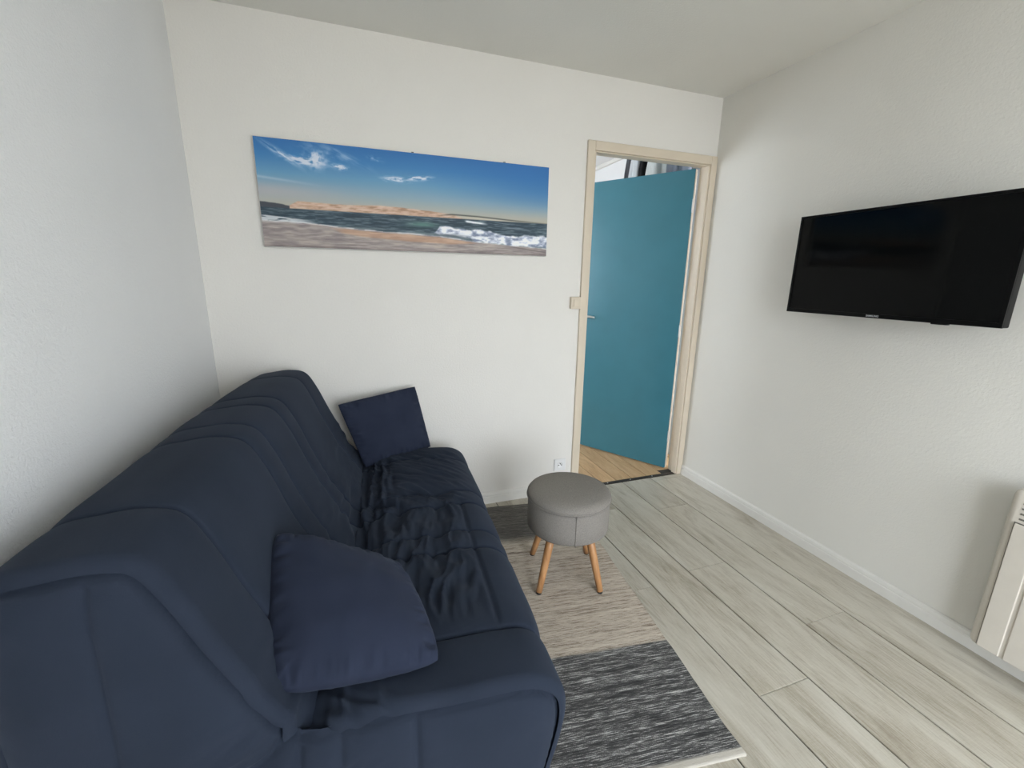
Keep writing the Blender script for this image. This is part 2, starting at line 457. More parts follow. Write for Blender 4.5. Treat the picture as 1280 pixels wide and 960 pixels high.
fb = struct(boxes('floor_bedroom', [(0.3, BX + TH, 0.0, BY, -0.05, -0.004)], M['subfloor']), 'honey coloured oak plank floor of the next room')
xs = np.arange(0.39, BX, 0.125)
for i, x0 in enumerate(xs):
    x1 = min(x0 + 0.125, BX)
    lo_ = 0.0245 if (DX0 + fx < x0 and x1 < DX1 - fx) else (0.086 if x0 > DX0 - 0.14 else TH)
    ys = [lo_, 0.35 + (i * 0.37) % 0.8]
    while ys[-1] + 0.9 < BY - 0.1: ys.append(ys[-1] + 0.9)
    ys.append(BY)
    for k in range(len(ys) - 1): plank(x0, x1, ys[k], ys[k + 1], M['oak'], fb)

# clothes rail with garments, high on the next room's right wall
rail = empty('clothes_rail', (2.80, 0.62, 2.385)); tag(rail, 'steel clothes rail high up behind the teal door', 'clothes rail')
tube('rail', [(0, -0.42, 0), (0, 0.45, 0)], [0.011, 0.011], M['steel'], rail)
for yy in (-0.40, 0.43):
    boxes('bracket', [(-0.012, 0.129, yy - 0.01, yy + 0.01, -0.006, 0.006)], M['steel'], rail, bevel=0.002)
def garment(name, y, wtop, wbot, depth, z0, z1, col, label, seed, cat='shirt'):
    nu, nv = 26, 64
    mt = simple(name + '_cloth', col, 0.9, var=0.06, scale=14, bump=0.2, bscale=400)
    V = []
    for i in range(nu):
        w = i / (nu - 1); z = z1 + (z0 - z1) * w
        hy = (wtop + (wbot - wtop) * min(1, w * 3.2) ** 0.7) / 2
        hx_ = depth / 2 * (0.75 + 0.25 * min(1, w * 5) ** 0.6)
        for j in range(nv):
            t = 2 * math.pi * j / nv
            fold = 1 + 0.16 * min(1, w * 4) * math.sin(5 * t + seed) + 0.10 * min(1, w * 3) * math.sin(9 * t + 2 * seed + w * 2)
            V.append((hx_ * math.cos(t) * fold, hy * math.sin(t) * fold, z))
    Fc = grid_faces(nu, nv, wrap=True); Fc.append(tuple(range(nv))); Fc.append(tuple(range((nu - 1) * nv, nu * nv))[::-1])
    root = empty(name, (2.80, y, 0)); tag(root, label, cat, 'garments on the clothes rail')
    mesh('cloth', V, Fc, mt, root, smooth=True)
    tube('hanger', [(0, 0, z1 - 0.01), (0, 0, 2.365), (0.012, 0, 2.378), (0.013, 0, 2.392), (0, 0, 2.402), (-0.012, 0, 2.395)], [0.002] * 6, M['steel'], root, 8)
garment('jacket', 0.925, 0.042, 0.046, 0.13, 1.45, 2.362, (0.11, 0.11, 0.12, 1), 'dark grey jacket hanging at the far end of the rail', 0.3, 'jacket')
garment('shirt', 0.830, 0.105, 0.12, 0.15, 1.40, 2.362, (0.62, 0.65, 0.66, 1), 'pale grey shirt hanging between the grey jacket and the black gap filler', 1.2)
garment('jacket', 0.728, 0.058, 0.062, 0.14, 1.45, 2.362, (0.006, 0.006, 0.007, 1), 'black form filling in the dark gap between two pale shirts', 2.2, 'jacket')  # near-black body stands for the shaded gap between the pale shirts
garment('shirt', 0.575, 0.12, 0.21, 0.15, 1.50, 2.362, (0.66, 0.69, 0.67, 1), 'white flared shirt hanging beside the blue grey one', 3.1)
garment('shirt', 0.365, 0.15, 0.17, 0.12, 1.75, 2.362, (0.20, 0.225, 0.27, 1), 'blue grey shirt hanging at the rail end near the door frame', 4.0)

# ---- wall fittings
sw = empty('light_switch', (1.8565, -0.001, 1.213)); tag(sw, 'small beige switch box mounted beside the door frame', 'light switch')
boxes('switch_box', [(-0.032, 0.032, -0.022, 0, -0.035, 0.035)], M['frame'], sw, bevel=0.004)
boxes('rocker', [(-0.017, 0.020, -0.027, -0.022, -0.022, 0.022)], M['frame'], sw, bevel=0.002)
ol = empty('power_outlet', (1.806, -0.0005, 0.193)); tag(ol, 'white square power outlet low on the wall behind the stool', 'outlet')
pl = boxes('outlet_plate', [(-0.04, 0.04, -0.009, 0, -0.04, 0.04)], M['outlet'], ol, bevel=0.006)
o = lathe('socket_well', [(0.021, 0), (0.0215, 0.0022), (0.0195, 0.0026), (0.0185, 0.0006), (0.001, 0.0004)], M['outlet'], ol, 40); o.rotation_euler = (math.radians(90), 0, 0); o.location = (0, -0.009, 0)
for hx_ in (-0.0095, 0.0095):
    o = lathe('socket_hole', [(0.0032, 0), (0.0032, 0.0012), (0.0005, 0.0012)], M['black_hole'], ol, 14); o.rotation_euler = (math.radians(90), 0, 0); o.location = (hx_, -0.0093, -0.002)
tube('earth_pin', [(0, -0.009, 0.009), (0, -0.019, 0.009)], [0.0026, 0.0022], M['metal_dark'], ol, 12)

# ================================================================== SOFA (BZ sofa bed)
SA = math.radians(4.0)
sofa = empty('sofa_bed', (0.13, -0.07, 0), -SA)
tag(sofa, 'navy quilted sofa bed with a loose fabric cover against the left wall', 'sofa')
L = 1.495
SEAMS = [0.17, 0.535, 0.645, 0.845, 0.955, 1.325]
back_prof = [(0.035, 0.06), (0.012, 0.30), (0.004, 0.60), (0.006, 0.78), (0.022, 0.850), (0.065, 0.890), (0.13, 0.903), (0.20, 0.909), (0.262, 0.893), (0.303, 0.825), (0.355, 0.70), (0.42, 0.565), (0.475, 0.475), (0.515, 0.415), (0.54, 0.35)]
seat_prof = [(0.42, 0.37), (0.47, 0.40), (0.515, 0.418), (0.565, 0.438), (0.65, 0.455), (0.78, 0.463), (0.90, 0.461), (0.965, 0.447), (1.012, 0.405), (1.026, 0.34), (1.012, 0.25), (0.985, 0.14), (0.965, 0.035)]
def end_inset(s, r):
    d = np.minimum(s, L - s); d = np.clip(d, 0, r)
    return r - np.sqrt(np.maximum(0, r * r - (r - d) ** 2))
def normals2d(P):
    T = np.gradient(P, axis=0); T /= np.linalg.norm(T, axis=1)[:, None]
    return np.c_[-T[:, 1], T[:, 0]]           # outward (left of travel, rear -> top -> front)
def quilt(s):
    g = 0 * s
    for q in SEAMS:
        d = np.abs(s - q)
        g -= 0.0095 * np.exp(-(d / 0.0045) ** 2) + 0.010 * np.exp(-d / 0.022)
    return g
def s_samples(n):
    u = np.linspace(0, 1, n)
    base = u * L
    extra = np.concatenate([L - 0.045 * (np.linspace(0, 1, 26) ** 2), 0.045 * (np.linspace(0, 1, 26) ** 2)] + [np.linspace(q - 0.02, q + 0.02, 23) for q in SEAMS])
    return np.unique(np.round(np.concatenate([base, extra]), 4))
def cover(name, prof, nv, disp, zlift=None):
    P = catmull(prof, nv); N = normals2d(P)
    s = s_samples(300); S_, V_ = np.meshgrid(s, np.arange(nv), indexing='ij')
    t = P[:, 0][None, :] + 0 * S_; z = P[:, 1][None, :] + 0 * S_
    d = disp(S_, t, z, V_ / (nv - 1)) - end_inset(S_, 0.024)
    t2 = t + N[:, 0][None, :] * d; z2 = z + N[:, 1][None, :] * d
    if zlift is not None: z2 = z2 + zlift(S_, t) * sstep(0.15, 0.40, z)
    z2 = np.maximum(z2, 0.02)
    V = np.stack([t2, -S_, z2], -1).reshape(-1, 3)
    return mesh(name, V, grid_faces(len(s), nv, flip=True), M['navy'], sofa, smooth=True)
def ridged(a, b, seed):
    n = fbm(a, b, seed, 3); return 1 - np.abs(2 * n - 1) * 2.0
def back_disp(s, t, z, v):
    fadeseam = 0.55 + 0.45 * sstep(0.16, 0.30, t)
    g = quilt(s) * fadeseam
    g = g + 0.016 * np.sin(np.pi * s / L) * sstep(0.5, 0.85, z)
    g = g + 0.010 * (fbm(s * 3.1, v * 5.0, 5, 2) - 0.5)
    # gathered folds near the crease
    w = sstep(0.72, 0.46, z) * sstep(0.25, 0.35, t)
    q = t + 0.05 * (fbm(s * 5, t * 5, 9, 2) - 0.5)
    g = g + 0.014 * w * (ridged(q * 26, s * 3.2, 21) - 0.4)
    g = g - 0.035 * sstep(1.42, 1.49, s) * sstep(0.52, 0.43, z) * (t > 0.3)
    return g
def seat_disp(s, t, z, v):
    top = sstep(0.30, 0.42, z)
    g = quilt(s) * (0.5 + 0.5 * sstep(0.55, 0.8, t))
    g = g - top * 0.010 * np.exp(-((t - 0.905) / 0.006) ** 2) * sstep(0.60, 0.68, s) * sstep(1.34, 1.26, s)
    wob = fbm(s * 4, t * 4, 31, 3) - 0.5
    # long folds along the crease
    wB = sstep(0.72, 0.54, t) * (0.4 + 0.6 * sstep(1.42, 1.1, s)) * sstep(0.0, 0.12, s)
    gB = ridged((t + 0.05 * wob) * 24, s * 2.6, 3) - 0.35
    # oblique folds fanning out at the far end
    wA = sstep(0.70, 0.52, s) * sstep(0.04, 0.12, s) * sstep(0.52, 0.58, t) * sstep(1.0, 0.84, t)
    qa = (t - 0.52) * 0.62 - (s - 0.05) * 0.62; pa = s * 0.75 + t * 0.6
    gA = ridged((qa + 0.035 * wob) * 22, pa * 3.0, 12) - 0.35
    # crumpled middle: short folds lengthwise, squeezed between the seams
    wC = sstep(0.52, 0.66, s) * sstep(1.32, 1.15, s) * sstep(0.58, 0.66, t) * sstep(0.93, 0.84, t)
    gC = ridged((t + 0.07 * wob + 0.06 * (s - 0.9)) * 19, s * 4.2, 44) - 0.35
    g = g + top * (0.028 * wB * gB + 0.023 * wA * gA + 0.023 * wC * gC)
    g = g + 0.012 * (fbm(s * 3, v * 6, 77, 2) - 0.5)
    # strain folds at the near end below the cushion
    wD = sstep(1.28, 1.42, s) * sstep(0.70, 0.52, t) * top
    g = g + 0.016 * wD * (ridged((t * 0.8 - s * 0.9 + 0.04 * wob) * 18, (s + t) * 3, 60) - 0.3)
    # front skirt hangs in soft waves
    g = g + 0.006 * (1 - top) * np.sin(s * 17 + 2 * wob)
    g = g + 0.012 * np.sin(np.pi * s / L) * sstep(0.8, 1.0, t)
    return g

def lift(s, t):
    return sstep(0.85, 1.45, s) * (0.022 + 0.035 * sstep(0.78, 0.50, t))
def end_panel(name, s0, sign):
    from mathutils.geometry import delaunay_2d_cdt
    BP = catmull(back_prof, 170); bp = BP - normals2d(BP) * 0.024
    SP = catmull(seat_prof, 170); sp_ = SP - normals2d(SP) * 0.024
    lf = lift(np.full(len(SP), s0), SP[:, 0]) * sstep(0.15, 0.40, SP[:, 1]) if sign > 0 else 0 * SP[:, 0]
    sp_ = np.c_[sp_[:, 0], sp_[:, 1] + lf]
    cut = 0.475 if sign > 0 else 0.43
    kb = np.argmax((BP[:, 0] > 0.3) & (bp[:, 1] < cut)); b_ = bp[:kb]
    c_ = sp_[(SP[:, 0] > 0.555) | (SP[:, 1] < 0.30) & (SP[:, 0] > 0.9)]
    b_ = b_[b_[:, 1] > 0.04]; c_ = c_[c_[:, 1] > 0.04]
    mid = np.c_[np.linspace(b_[-1, 0], c_[0, 0], 8)[1:-1], np.linspace(b_[-1, 1], c_[0, 1], 8)[1:-1]]
    out = np.vstack([b_, mid, c_]); out = out[::2]
    base = np.c_[np.linspace(out[-1, 0], out[0, 0], 60)[1:-1], np.full(58, 0.036)]
    poly = np.vstack([out, base]); n = len(poly)
    gx_, gz_ = np.meshgrid(np.arange(0.03, 1.01, 0.0052), np.arange(0.045, 0.92, 0.0052), indexing='ij')
    pts = np.c_[gx_.ravel(), gz_.ravel()]
    dd = np.full(len(pts), 9.0)
    for a_ in poly: dd = np.minimum(dd, np.hypot(pts[:, 0] - a_[0], pts[:, 1] - a_[1]))
    pts = pts[dd > 0.0035]
    allp = [Vector((p[0], p[1])) for p in poly] + [Vector((p[0], p[1])) for p in pts]
    vs, _, fs, *_r = delaunay_2d_cdt(allp, [], [list(range(n))[::-1]], 1, 1e-6)
    P = np.array([(v.x, v.y) for v in vs]); T_, Z = P[:, 0], P[:, 1]
    e = np.full(len(P), 9.0)
    for a_, b2 in zip(out[:-1], out[1:]):
        vx, vy = b2 - a_; k = np.clip(((T_ - a_[0]) * vx + (Z - a_[1]) * vy) / (vx * vx + vy * vy + 1e-12), 0, 1)
        e = np.minimum(e, np.hypot(T_ - a_[0] - k * vx, Z - a_[1] - k * vy))
    d = 0.032 * (1 - np.exp(-e / 0.035)) - 0.015 * np.exp(-((e - 0.004) / 0.0042) ** 2) * sstep(0.03, 0.08, T_)
    def groove(path, dep, w):
        dq = np.full(T_.shape, 9.0)
        for (a0, b0), (a1, b1) in zip(path[:-1], path[1:]):
            vx, vy = a1 - a0, b1 - b0; k = np.clip(((T_ - a0) * vx + (Z - b0) * vy) / (vx * vx + vy * vy), 0, 1)
            dq = np.minimum(dq, np.hypot(T_ - a0 - k * vx, Z - b0 - k * vy))
        return -dep * np.exp(-(dq / w) ** 2) - dep * 0.7 * np.exp(-(dq / (w * 4)) ** 2)
    d = d + groove([(0.19, 0.86), (0.19, 0.72), (0.188, 0.5)], 0.006, 0.006)
    for q in (0.462, 0.536, 0.682): d = d + groove([(q, 0.45), (q - 0.004, 0.05)], 0.007, 0.006)
    d = d + groove([(0.445, 0.49), (0.41, 0.455), (0.34, 0.42), (0.24, 0.385)], 0.011, 0.009)
    wr = sstep(0.26, 0.40, T_) * sstep(0.66, 0.46, T_) * sstep(0.25, 0.42, Z) * sstep(0.62, 0.5, Z) * (1 - np.exp(-e / 0.02))
    d = d + 0.010 * wr * (ridged((Z - 0.6 * T_) * 20, (T_ + Z) * 4, 8) - 0.3)
    d = d + 0.012 * (fbm(T_ * 4, Z * 4, 3, 2) - 0.5) * (1 - np.exp(-e / 0.03))
    V = np.stack([T_, -(s0 + sign * d), Z], -1)
    f0 = fs[0]; A, B, C_ = (V[i] for i in f0[:3])
    ny = np.cross(B - A, C_ - A)[1]
    want = -sign                       # outward is -y at the near end
    if ny * want < 0: fs = [f[::-1] for f in fs]
    return mesh(name, V, fs, M['navy'], sofa, smooth=True)
cover('backrest', back_prof, 170, back_disp)
cover('seat', seat_prof, 170, seat_disp, lift)
end_panel('end_panel', L, 1)
end_panel('end_panel', 0.0, -1)
boxes('base_frame', [(0.10, 0.90, -L + 0.06, -0.06, 0.055, 0.30), (0.10, 0.30, -L + 0.08, -0.08, 0.30, 0.64)], M['metal_dark'], sofa)
for lt in (0.12, 0.60):
    for ls in (0.10, L - 0.10):
        tube('foot', [(lt, -ls, 0.0), (lt, -ls, 0.06)], [0.018, 0.022], M['metal_dark'], sofa)
boxes('care_tag', [(0.664, 0.690, -L - 0.052, -L - 0.012, 0.322, 0.326)], M['tag'], sofa)

# ---- cushions
def cushion(name, BL, BR, TR, TL, th, mat, label, seed, bow=0.0, crn=0.055):
    BL, BR, TR, TL = (np.array(q, float) for q in (BL, BR, TR, TL)); ctr = (BL + BR + TR + TL) / 4
    ex = (BR - BL + TR - TL) / 2; ey = (TL - BL + TR - BR) / 2; w, h = np.linalg.norm(ex), np.linalg.norm(ey)
    n = 90
    u = np.linspace(-1, 1, n); U, V_ = np.meshgrid(u, u, indexing='ij')
    # spread samples toward the rim
    U = np.sign(U) * (1 - (1 - np.abs(U)) ** 1.25); V_ = np.sign(V_) * (1 - (1 - np.abs(V_)) ** 1.25)
    rr = 0.16
    # rounded-square mapping: sides bow in slightly, corners stay soft
    X = U * w / 2 * (1 + bow * (1 - V_ ** 2)); Y = V_ * h / 2 * (1 + bow * (1 - U ** 2))
    X = X * (1 - crn * (np.abs(U * V_)) ** 5); Y = Y * (1 - crn * (np.abs(U * V_)) ** 5)
    prof = (np.maximum(0, (1 - np.abs(U) ** 2.2)) * np.maximum(0, (1 - np.abs(V_) ** 2.2))) ** 0.5
    edge = np.minimum(1 - np.abs(U), 1 - np.abs(V_))
    ang = np.arctan2(V_, U)
    parts = []
    for sg in (1, -1):
        wr = np.exp(-((edge - 0.10) / 0.11) ** 2) * (1 - np.exp(-edge / 0.02))
        ridg = np.where(np.abs(U) > np.abs(V_), fbm(V_ * 9 + 20, U * 1.6 + 5, seed + sg, 3), fbm(U * 9 + 40, V_ * 1.6 + 9, seed + sg + 3, 3)) - 0.5
        z = sg * (th / 2 * prof + 0.022 * wr * ridg + 0.012 * (fbm(U * 2 + 7, V_ * 2 + 3, seed + 6 * sg, 2) - 0.5) * np.minimum(1, edge * 5))
        parts.append(np.stack([X, Y, z], -1).reshape(-1, 3))
    Vv = np.vstack(parts)
    F1 = grid_faces(n, n); F2 = [tuple(i + n * n for i in f[::-1]) for f in grid_faces(n, n)]
    ez = np.cross(ex, ey); ez /= np.linalg.norm(ez)
    a_ = Vv[:, 0:1] / w + 0.5; b_ = Vv[:, 1:2] / h + 0.5
    Q = (BL * (1 - a_) + BR * a_) * (1 - b_) + (TL * (1 - a_) + TR * a_) * b_ + ez * Vv[:, 2:3]
    ez = Vector(ez); ex = Vector(ex).normalized(); ey = ez.cross(ex)
    mm = Matrix((ex, ey, ez)).transposed().to_4x4(); mm.translation = Vector(ctr)
    Vv = (Q - ctr) @ np.array(mm.to_3x3())
    o = mesh(name, Vv, F1 + F2, mat, smooth=True)
    import bmesh
    bm = bmesh.new(); bm.from_mesh(o.data); bmesh.ops.remove_doubles(bm, verts=bm.verts, dist=0.0004); bm.to_mesh(o.data); bm.free()
    o.matrix_world = mm
    return tag(o, label, 'cushion', 'scatter cushions on the sofa')
cushion('cushion', (0.430, -1.545, 0.537), (0.776, -1.545, 0.505), (0.714, -1.245, 0.565), (0.408, -1.225, 0.715), 0.145, M['navy2'],
        'plump navy cushion lying tilted on the seat against the backrest', 11, 0.035)
cushion('cushion', (0.632, -0.262, 0.437), (0.975, -0.118, 0.452), (0.910, -0.046, 0.780), (0.522, -0.160, 0.740), 0.085, M['navy2'],
        'dark navy cushion standing upright against the wall below the picture', 23, -0.012, 0.02)

# ================================================================== STOOL
st = empty('storage_stool', (1.486, -0.755, 0.0085), math.radians(-5)); tag(st, 'round grey fabric storage stool on four wooden legs', 'stool')
RS = 0.186
lathe('drum', [(0.02, 0.252), (RS - 0.025, 0.252), (RS - 0.010, 0.256), (RS - 0.004, 0.265), (RS - 0.003, 0.30), (RS - 0.004, 0.385), (RS - 0.010, 0.396), (0.02, 0.397)], M['grey_fabric'], st, 96)
lid = lathe('lid', [(0.02, 0.398), (RS - 0.008, 0.398), (RS - 0.001, 0.401), (RS + 0.001, 0.408), (RS - 0.001, 0.418), (RS - 0.009, 0.428), (RS - 0.028, 0.4355), (RS - 0.07, 0.440), (0.05, 0.443), (0.004, 0.4435)], M['grey_fabric'], st, 96)
tor = [(RS * math.cos(2 * math.pi * k / 80), RS * math.sin(2 * math.pi * k / 80), 0.4025) for k in range(81)]
tube('piping', tor, [0.0028] * 81, M['grey_fabric'], lid, 8, cap=False)
a0 = math.radians(-101)
sm = [((RS - 0.0025) * math.cos(a0), (RS - 0.0025) * math.sin(a0), z) for z in (0.258, 0.30, 0.34, 0.394)]
tube('seam', sm, [0.0022] * 4, M['grey_fabric'], st, 8)
for lx, ly in ((-0.161, -0.106), (0.103, -0.161), (-0.108, 0.166), (0.159, 0.114)):
    r = math.hypot(lx, ly); k = 0.118 / r
    lg = tube('leg', [(lx * (k + (1 - k) * q), ly * (k + (1 - k) * q), 0.252 * (1 - q) + 0.008 * q) for q in (0, 0.25, 0.5, 0.75, 1)], [0.0185, 0.0178, 0.0165, 0.015, 0.0135], M['beech'], st, 20)
    tube('foot_cap', [(lx, ly, 0.008), (lx * 1.001, ly * 1.001, 0.0)], [0.0115, 0.0115], M['rubber'], lg, 16)

# ================================================================== RUG
RGA = math.radians(-7.4)
RW, RL = 0.86, 1.535
rug = None
def rug_mat():
    t = NT('woven_rug'); t.set(None, 0.95, 0, 0.1)
    v = t.coord()
    sep = t.add('ShaderNodeSeparateXYZ'); t.link(v, sep.inputs[0])
    warp = t.mapping(v, (1, 1, 1))
    st_ = t.noise(t.mapping(v, (18, 380, 1)), 1.0, 3, 0.75, 0.35)
    st2 = t.noise(t.mapping(v, (2.5, 70, 1)), 1.0, 3, 0.6, 0.4)
    dots = t.noise(t.mapping(v, (420, 260, 1)), 1.0, 1)
    f = t.math('ADD', t.math('MULTIPLY', st_, 0.66), t.math('ADD', t.math('MULTIPLY', st2, 0.30), t.math('MULTIPLY', dots, 0.16)))
    dark = t.ramp(f, [(0.42, (0.036, 0.036, 0.036, 1)), (0.54, (0.080, 0.079, 0.078, 1)), (0.60, (0.15, 0.147, 0.142, 1)), (0.64, (0.46, 0.45, 0.43, 1)), (0.74, (0.70, 0.685, 0.65, 1))])
    dark2 = t.ramp(f, [(0.42, (0.060, 0.055, 0.050, 1)), (0.56, (0.125, 0.117, 0.107, 1)), (0.66, (0.24, 0.225, 0.20, 1)), (0.75, (0.40, 0.375, 0.335, 1))])
    beige = t.ramp(f, [(0.42, (0.14, 0.105, 0.080, 1)), (0.49, (0.30, 0.24, 0.185, 1)), (0.545, (0.54, 0.465, 0.38, 1)), (0.68, (0.70, 0.63, 0.53, 1))])
    cream = t.ramp(f, [(0.3, (0.45, 0.41, 0.345, 1)), (0.7, (0.62, 0.58, 0.51, 1))])
    yy = t.math('ADD', sep.outputs[1], t.math('MULTIPLY', t.math('SUBTRACT', t.noise(t.mapping(v, (2, 60, 1)), 1.0, 2), 0.5), 0.035))
    def above(edge, soft=0.004):
        mr = t.add('ShaderNodeMapRange', i_1=edge - soft, i_2=edge + soft); t.link(yy, mr.inputs[0]); return mr.outputs[0]
    c = t.mix(above(0.022), cream, dark)
    c = t.mix(above(0.425), c, beige)
    c = t.mix(above(1.17, 0.03), c, dark2)
    t.link(c, t.b.inputs['Base Color'])
    t.bump(f, 0.9, 0.004)
    return t.mat
n1, n2 = 120, 200
gx = np.linspace(-RW, 0, n1); gy = np.linspace(0, RL, n2); GX, GY = np.meshgrid(gx, gy, indexing='ij')
Zr = 0.0065 + 0.0018 * (fbm(GX * 9, GY * 5, 2, 2) - 0.5) + 0.0012 * (fbm(GX * 40, GY * 150, 6, 2) - 0.5)
ed = 0.006 * (fbm(GY * 9, GY * 0 + 2, 8, 2) - 0.5)
GX2 = GX + ed * sstep(-0.06, 0, GX)
# slightly lifted near corner
Zr = Zr + 0.003 * np.exp(-(((GX) / 0.05) ** 2 + ((GY - 0.03) / 0.05) ** 2))
top = np.stack([GX2, GY, Zr], -1).reshape(-1, 3); bot = np.stack([GX2, GY, 0 * Zr + 0.0006], -1).reshape(-1, 3)
Fc = grid_faces(n1, n2); NN = n1 * n2
Fc += [tuple(i + NN for i in f[::-1]) for f in grid_faces(n1, n2)]
rim = [i * n2 for i in range(n1)] + [(n1 - 1) * n2 + j for j in range(1, n2)] + [i * n2 + n2 - 1 for i in range(n1 - 2, -1, -1)] + [j for j in range(n2 - 2, 0, -1)]
for a, b in zip(rim, rim[1:] + rim[:1]): Fc.append((a, a + NN, b + NN, b))
rug = mesh('woven_rug', np.vstack([top, bot]), Fc, rug_mat(), smooth=False, loc=(1.632, -1.655, 0))
rug.data.polygons.foreach_set('use_smooth', [True] * len(rug.data.polygons))
rug.rotation_euler = (0, 0, RGA)
tag(rug, 'flat woven rug striped charcoal and beige beneath the stool', 'rug')

# ================================================================== PICTURE
PX0, PX1, PZ0, PZ1 = 0.264, 1.652, 1.468, 1.923
pic = empty('canvas_picture', ((PX0 + PX1) / 2, -0.002, PZ0)); tag(pic, 'wide canvas print of a beach with waves, dunes and blue sky', 'picture')
pw, ph = PX1 - PX0, PZ1 - PZ0
boxes('canvas', [(-pw / 2, pw / 2, -0.030, 0, 0, ph)], M['canvas_side'], pic, bevel=0.002)
for nx_ in (0.940, 1.405):
    boxes('hanging_hook', [(nx_ - (PX0 + PX1) / 2 - 0.005, nx_ - (PX0 + PX1) / 2 + 0.005, -0.022, -0.001, ph - 0.001, ph + 0.005)], M['black_hole'], pic)
def beach(u, v):
    """sRGB colours of the print, u to the right, v downwards"""
    def C(r, g, b): return np.array([r, g, b], float)
    def lay(img, c, a): return img * (1 - a[..., None]) + c * a[..., None]
    sh = u.shape
    def grad(x, stops):
        xs_ = [s for s, _ in stops]; cs = np.array([c for _, c in stops], float)
        return np.stack([np.interp(x, xs_, cs[:, k]) for k in range(3)], -1)
    vv = v + 0.10 * (u - 0.5) * 0
    img = grad(vv, [(0, (50, 104, 160)), (0.15, (64, 120, 170)), (0.30, (98, 144, 176)), (0.45, (134, 158, 170)), (0.56, (164, 166, 158)), (0.62, (174, 168, 152))])
    right = sstep(0.45, 1.0, u) * (1 - sstep(0.25, 0.6, v))
    img = lay(img, C(46, 100, 160), 0.5 * right)
    # warm haze low on the left
    hz = np.exp(-((v - 0.47) / 0.07) ** 2) * sstep(0.40, 0.0, u); img = lay(img, C(178, 168, 166), 0.6 * hz)
    st_ = np.exp(-((v - 0.35 - 0.25 * u) / 0.012) ** 2) * sstep(0.22, 0.02, u); img = lay(img, C(190, 200, 205), 0.4 * st_)
    def cloud(cu, cv, ru, rv, ang, amt, seed):
        nonlocal img
        du, dv = (u - cu) * 3.05, (v - cv); c, s = math.cos(ang), math.sin(ang)
        p, q = c * du + s * dv, -s * du + c * dv
        m_ = np.exp(-(p / ru) ** 2 - (q / rv) ** 2)
        n_ = fbm(p / ru * 2.2 + 3 + seed, q / rv * 1.6 + 9, seed, 5)
        img = lay(img, C(206, 210, 220), np.clip(amt * m_ * sstep(0.28, 0.75, n_), 0, 0.92))
    cloud(0.075, 0.135, 0.15, 0.022, 0.55, 1.5, 3); cloud(0.145, 0.175, 0.16, 0.035, 0.10, 1.9, 5)
    cloud(0.175, 0.155, 0.07, 0.07, 0.3, 1.5, 8); cloud(0.20, 0.11, 0.18, 0.07, 0.3, 0.55, 9); cloud(0.248, 0.205, 0.06, 0.02, 0.1, 1.9, 12)
    cloud(0.265, 0.10, 0.2, 0.03, 0.4, 0.45, 15); cloud(0.36, 0.095, 0.06, 0.02, 0.2, 0.5, 16)
    cloud(0.425, 0.275, 0.11, 0.022, 0.0, 1.7, 18); cloud(0.505, 0.245, 0.11, 0.020, -0.12, 1.7, 22)
    sea = 0.628
    # far dark shores
    hl = 0.582 + 0.012 * (fbm(u * 30, u * 0 + 1, 2, 3) - 0.5) * 2 + 0.045 * sstep(0.04, 0.13, u)
    a = sstep(hl - 0.006, hl + 0.006, v) * (v < sea + .003) * (u < 0.14); img = lay(img, C(58, 62, 70), 0.92 * a)
    # dune
    du_ = np.interp(u, [0.085, 0.11, 0.16, 0.22, 0.28, 0.33, 0.37, 0.44, 0.50, 0.56, 0.625, 0.66], [0.60, 0.556, 0.558, 0.562, 0.560, 0.552, 0.546, 0.552, 0.562, 0.572, 0.588, 0.625])
    a = sstep(du_ - 0.005, du_ + 0.005, v + 0.004 * (fbm(u * 50, u * 0, 4, 2) - 0.5)) * (v < sea + .003) * (u > 0.085) * (u < 0.66)
    tex = fbm(u * 40 + v * 18, v * 60 - u * 6, 7, 4)
    dune = grad(tex, [(0.2, (160, 128, 106)), (0.5, (192, 160, 138)), (0.8, (206, 182, 164))])
    img = img * (1 - a[..., None]) + dune * a[..., None]
    dk = np.interp(u, [0.57, 0.62, 0.72, 0.85, 0.99], [0.60, 0.583, 0.588, 0.606, 0.622])
    a = np.exp(-((v - dk - 0.006) / 0.008) ** 2) * sstep(0.56, 0.62, u) * (0.9 - 0.4 * sstep(0.8, 1, u)); img = lay(img, C(72, 74, 70), a)
    a = np.exp(-((v - dk - 0.022) / 0.007) ** 2) * sstep(0.60, 0.66, u) * 0.7; img = lay(img, C(196, 186, 170), a)
    # sea
    shore = np.interp(u, [0, 0.06, 0.12, 0.22, 0.365, 0.48, 0.567, 0.70, 0.80, 1.0], [0.75, 0.752, 0.757, 0.782, 0.806, 0.816, 0.826, 0.868, 0.885, 0.915])
    shore = shore + 0.008 * (fbm(u * 26, u * 0 + 3, 5, 3) - 0.5)
    a = sstep(sea - 0.004, sea + 0.004, v) * (v < shore)
    n_ = fbm(u * 34, v * 120, 11, 4)
    seac = grad(n_ + 0.25 * (v - 0.7), [(0.2, (42, 56, 66)), (0.5, (58, 74, 84)), (0.8, (100, 114, 122))])
    img = img * (1 - a[..., None]) + seac * a[..., None]
    g = np.exp(-((u - 0.515) / 0.05) ** 2 - ((v - 0.712) / 0.028) ** 2); img = lay(img, C(96, 136, 124), 0.75 * g)
    g = np.exp(-((u - 0.47) / 0.06) ** 2 - ((v - 0.75) / 0.018) ** 2); img = lay(img, C(36, 56, 62), 0.7 * g)
    # shallow grey water before the shore
    a = sstep(shore - 0.055, shore - 0.01, v) * (v < shore) * sstep(0.16, 0.30, u); img = lay(img, C(128, 140, 142), 0.6 * a * sstep(0.3, 0.7, fbm(u * 20, v * 60, 6, 3)))
    # sand
    a = (v >= shore).astype(float)
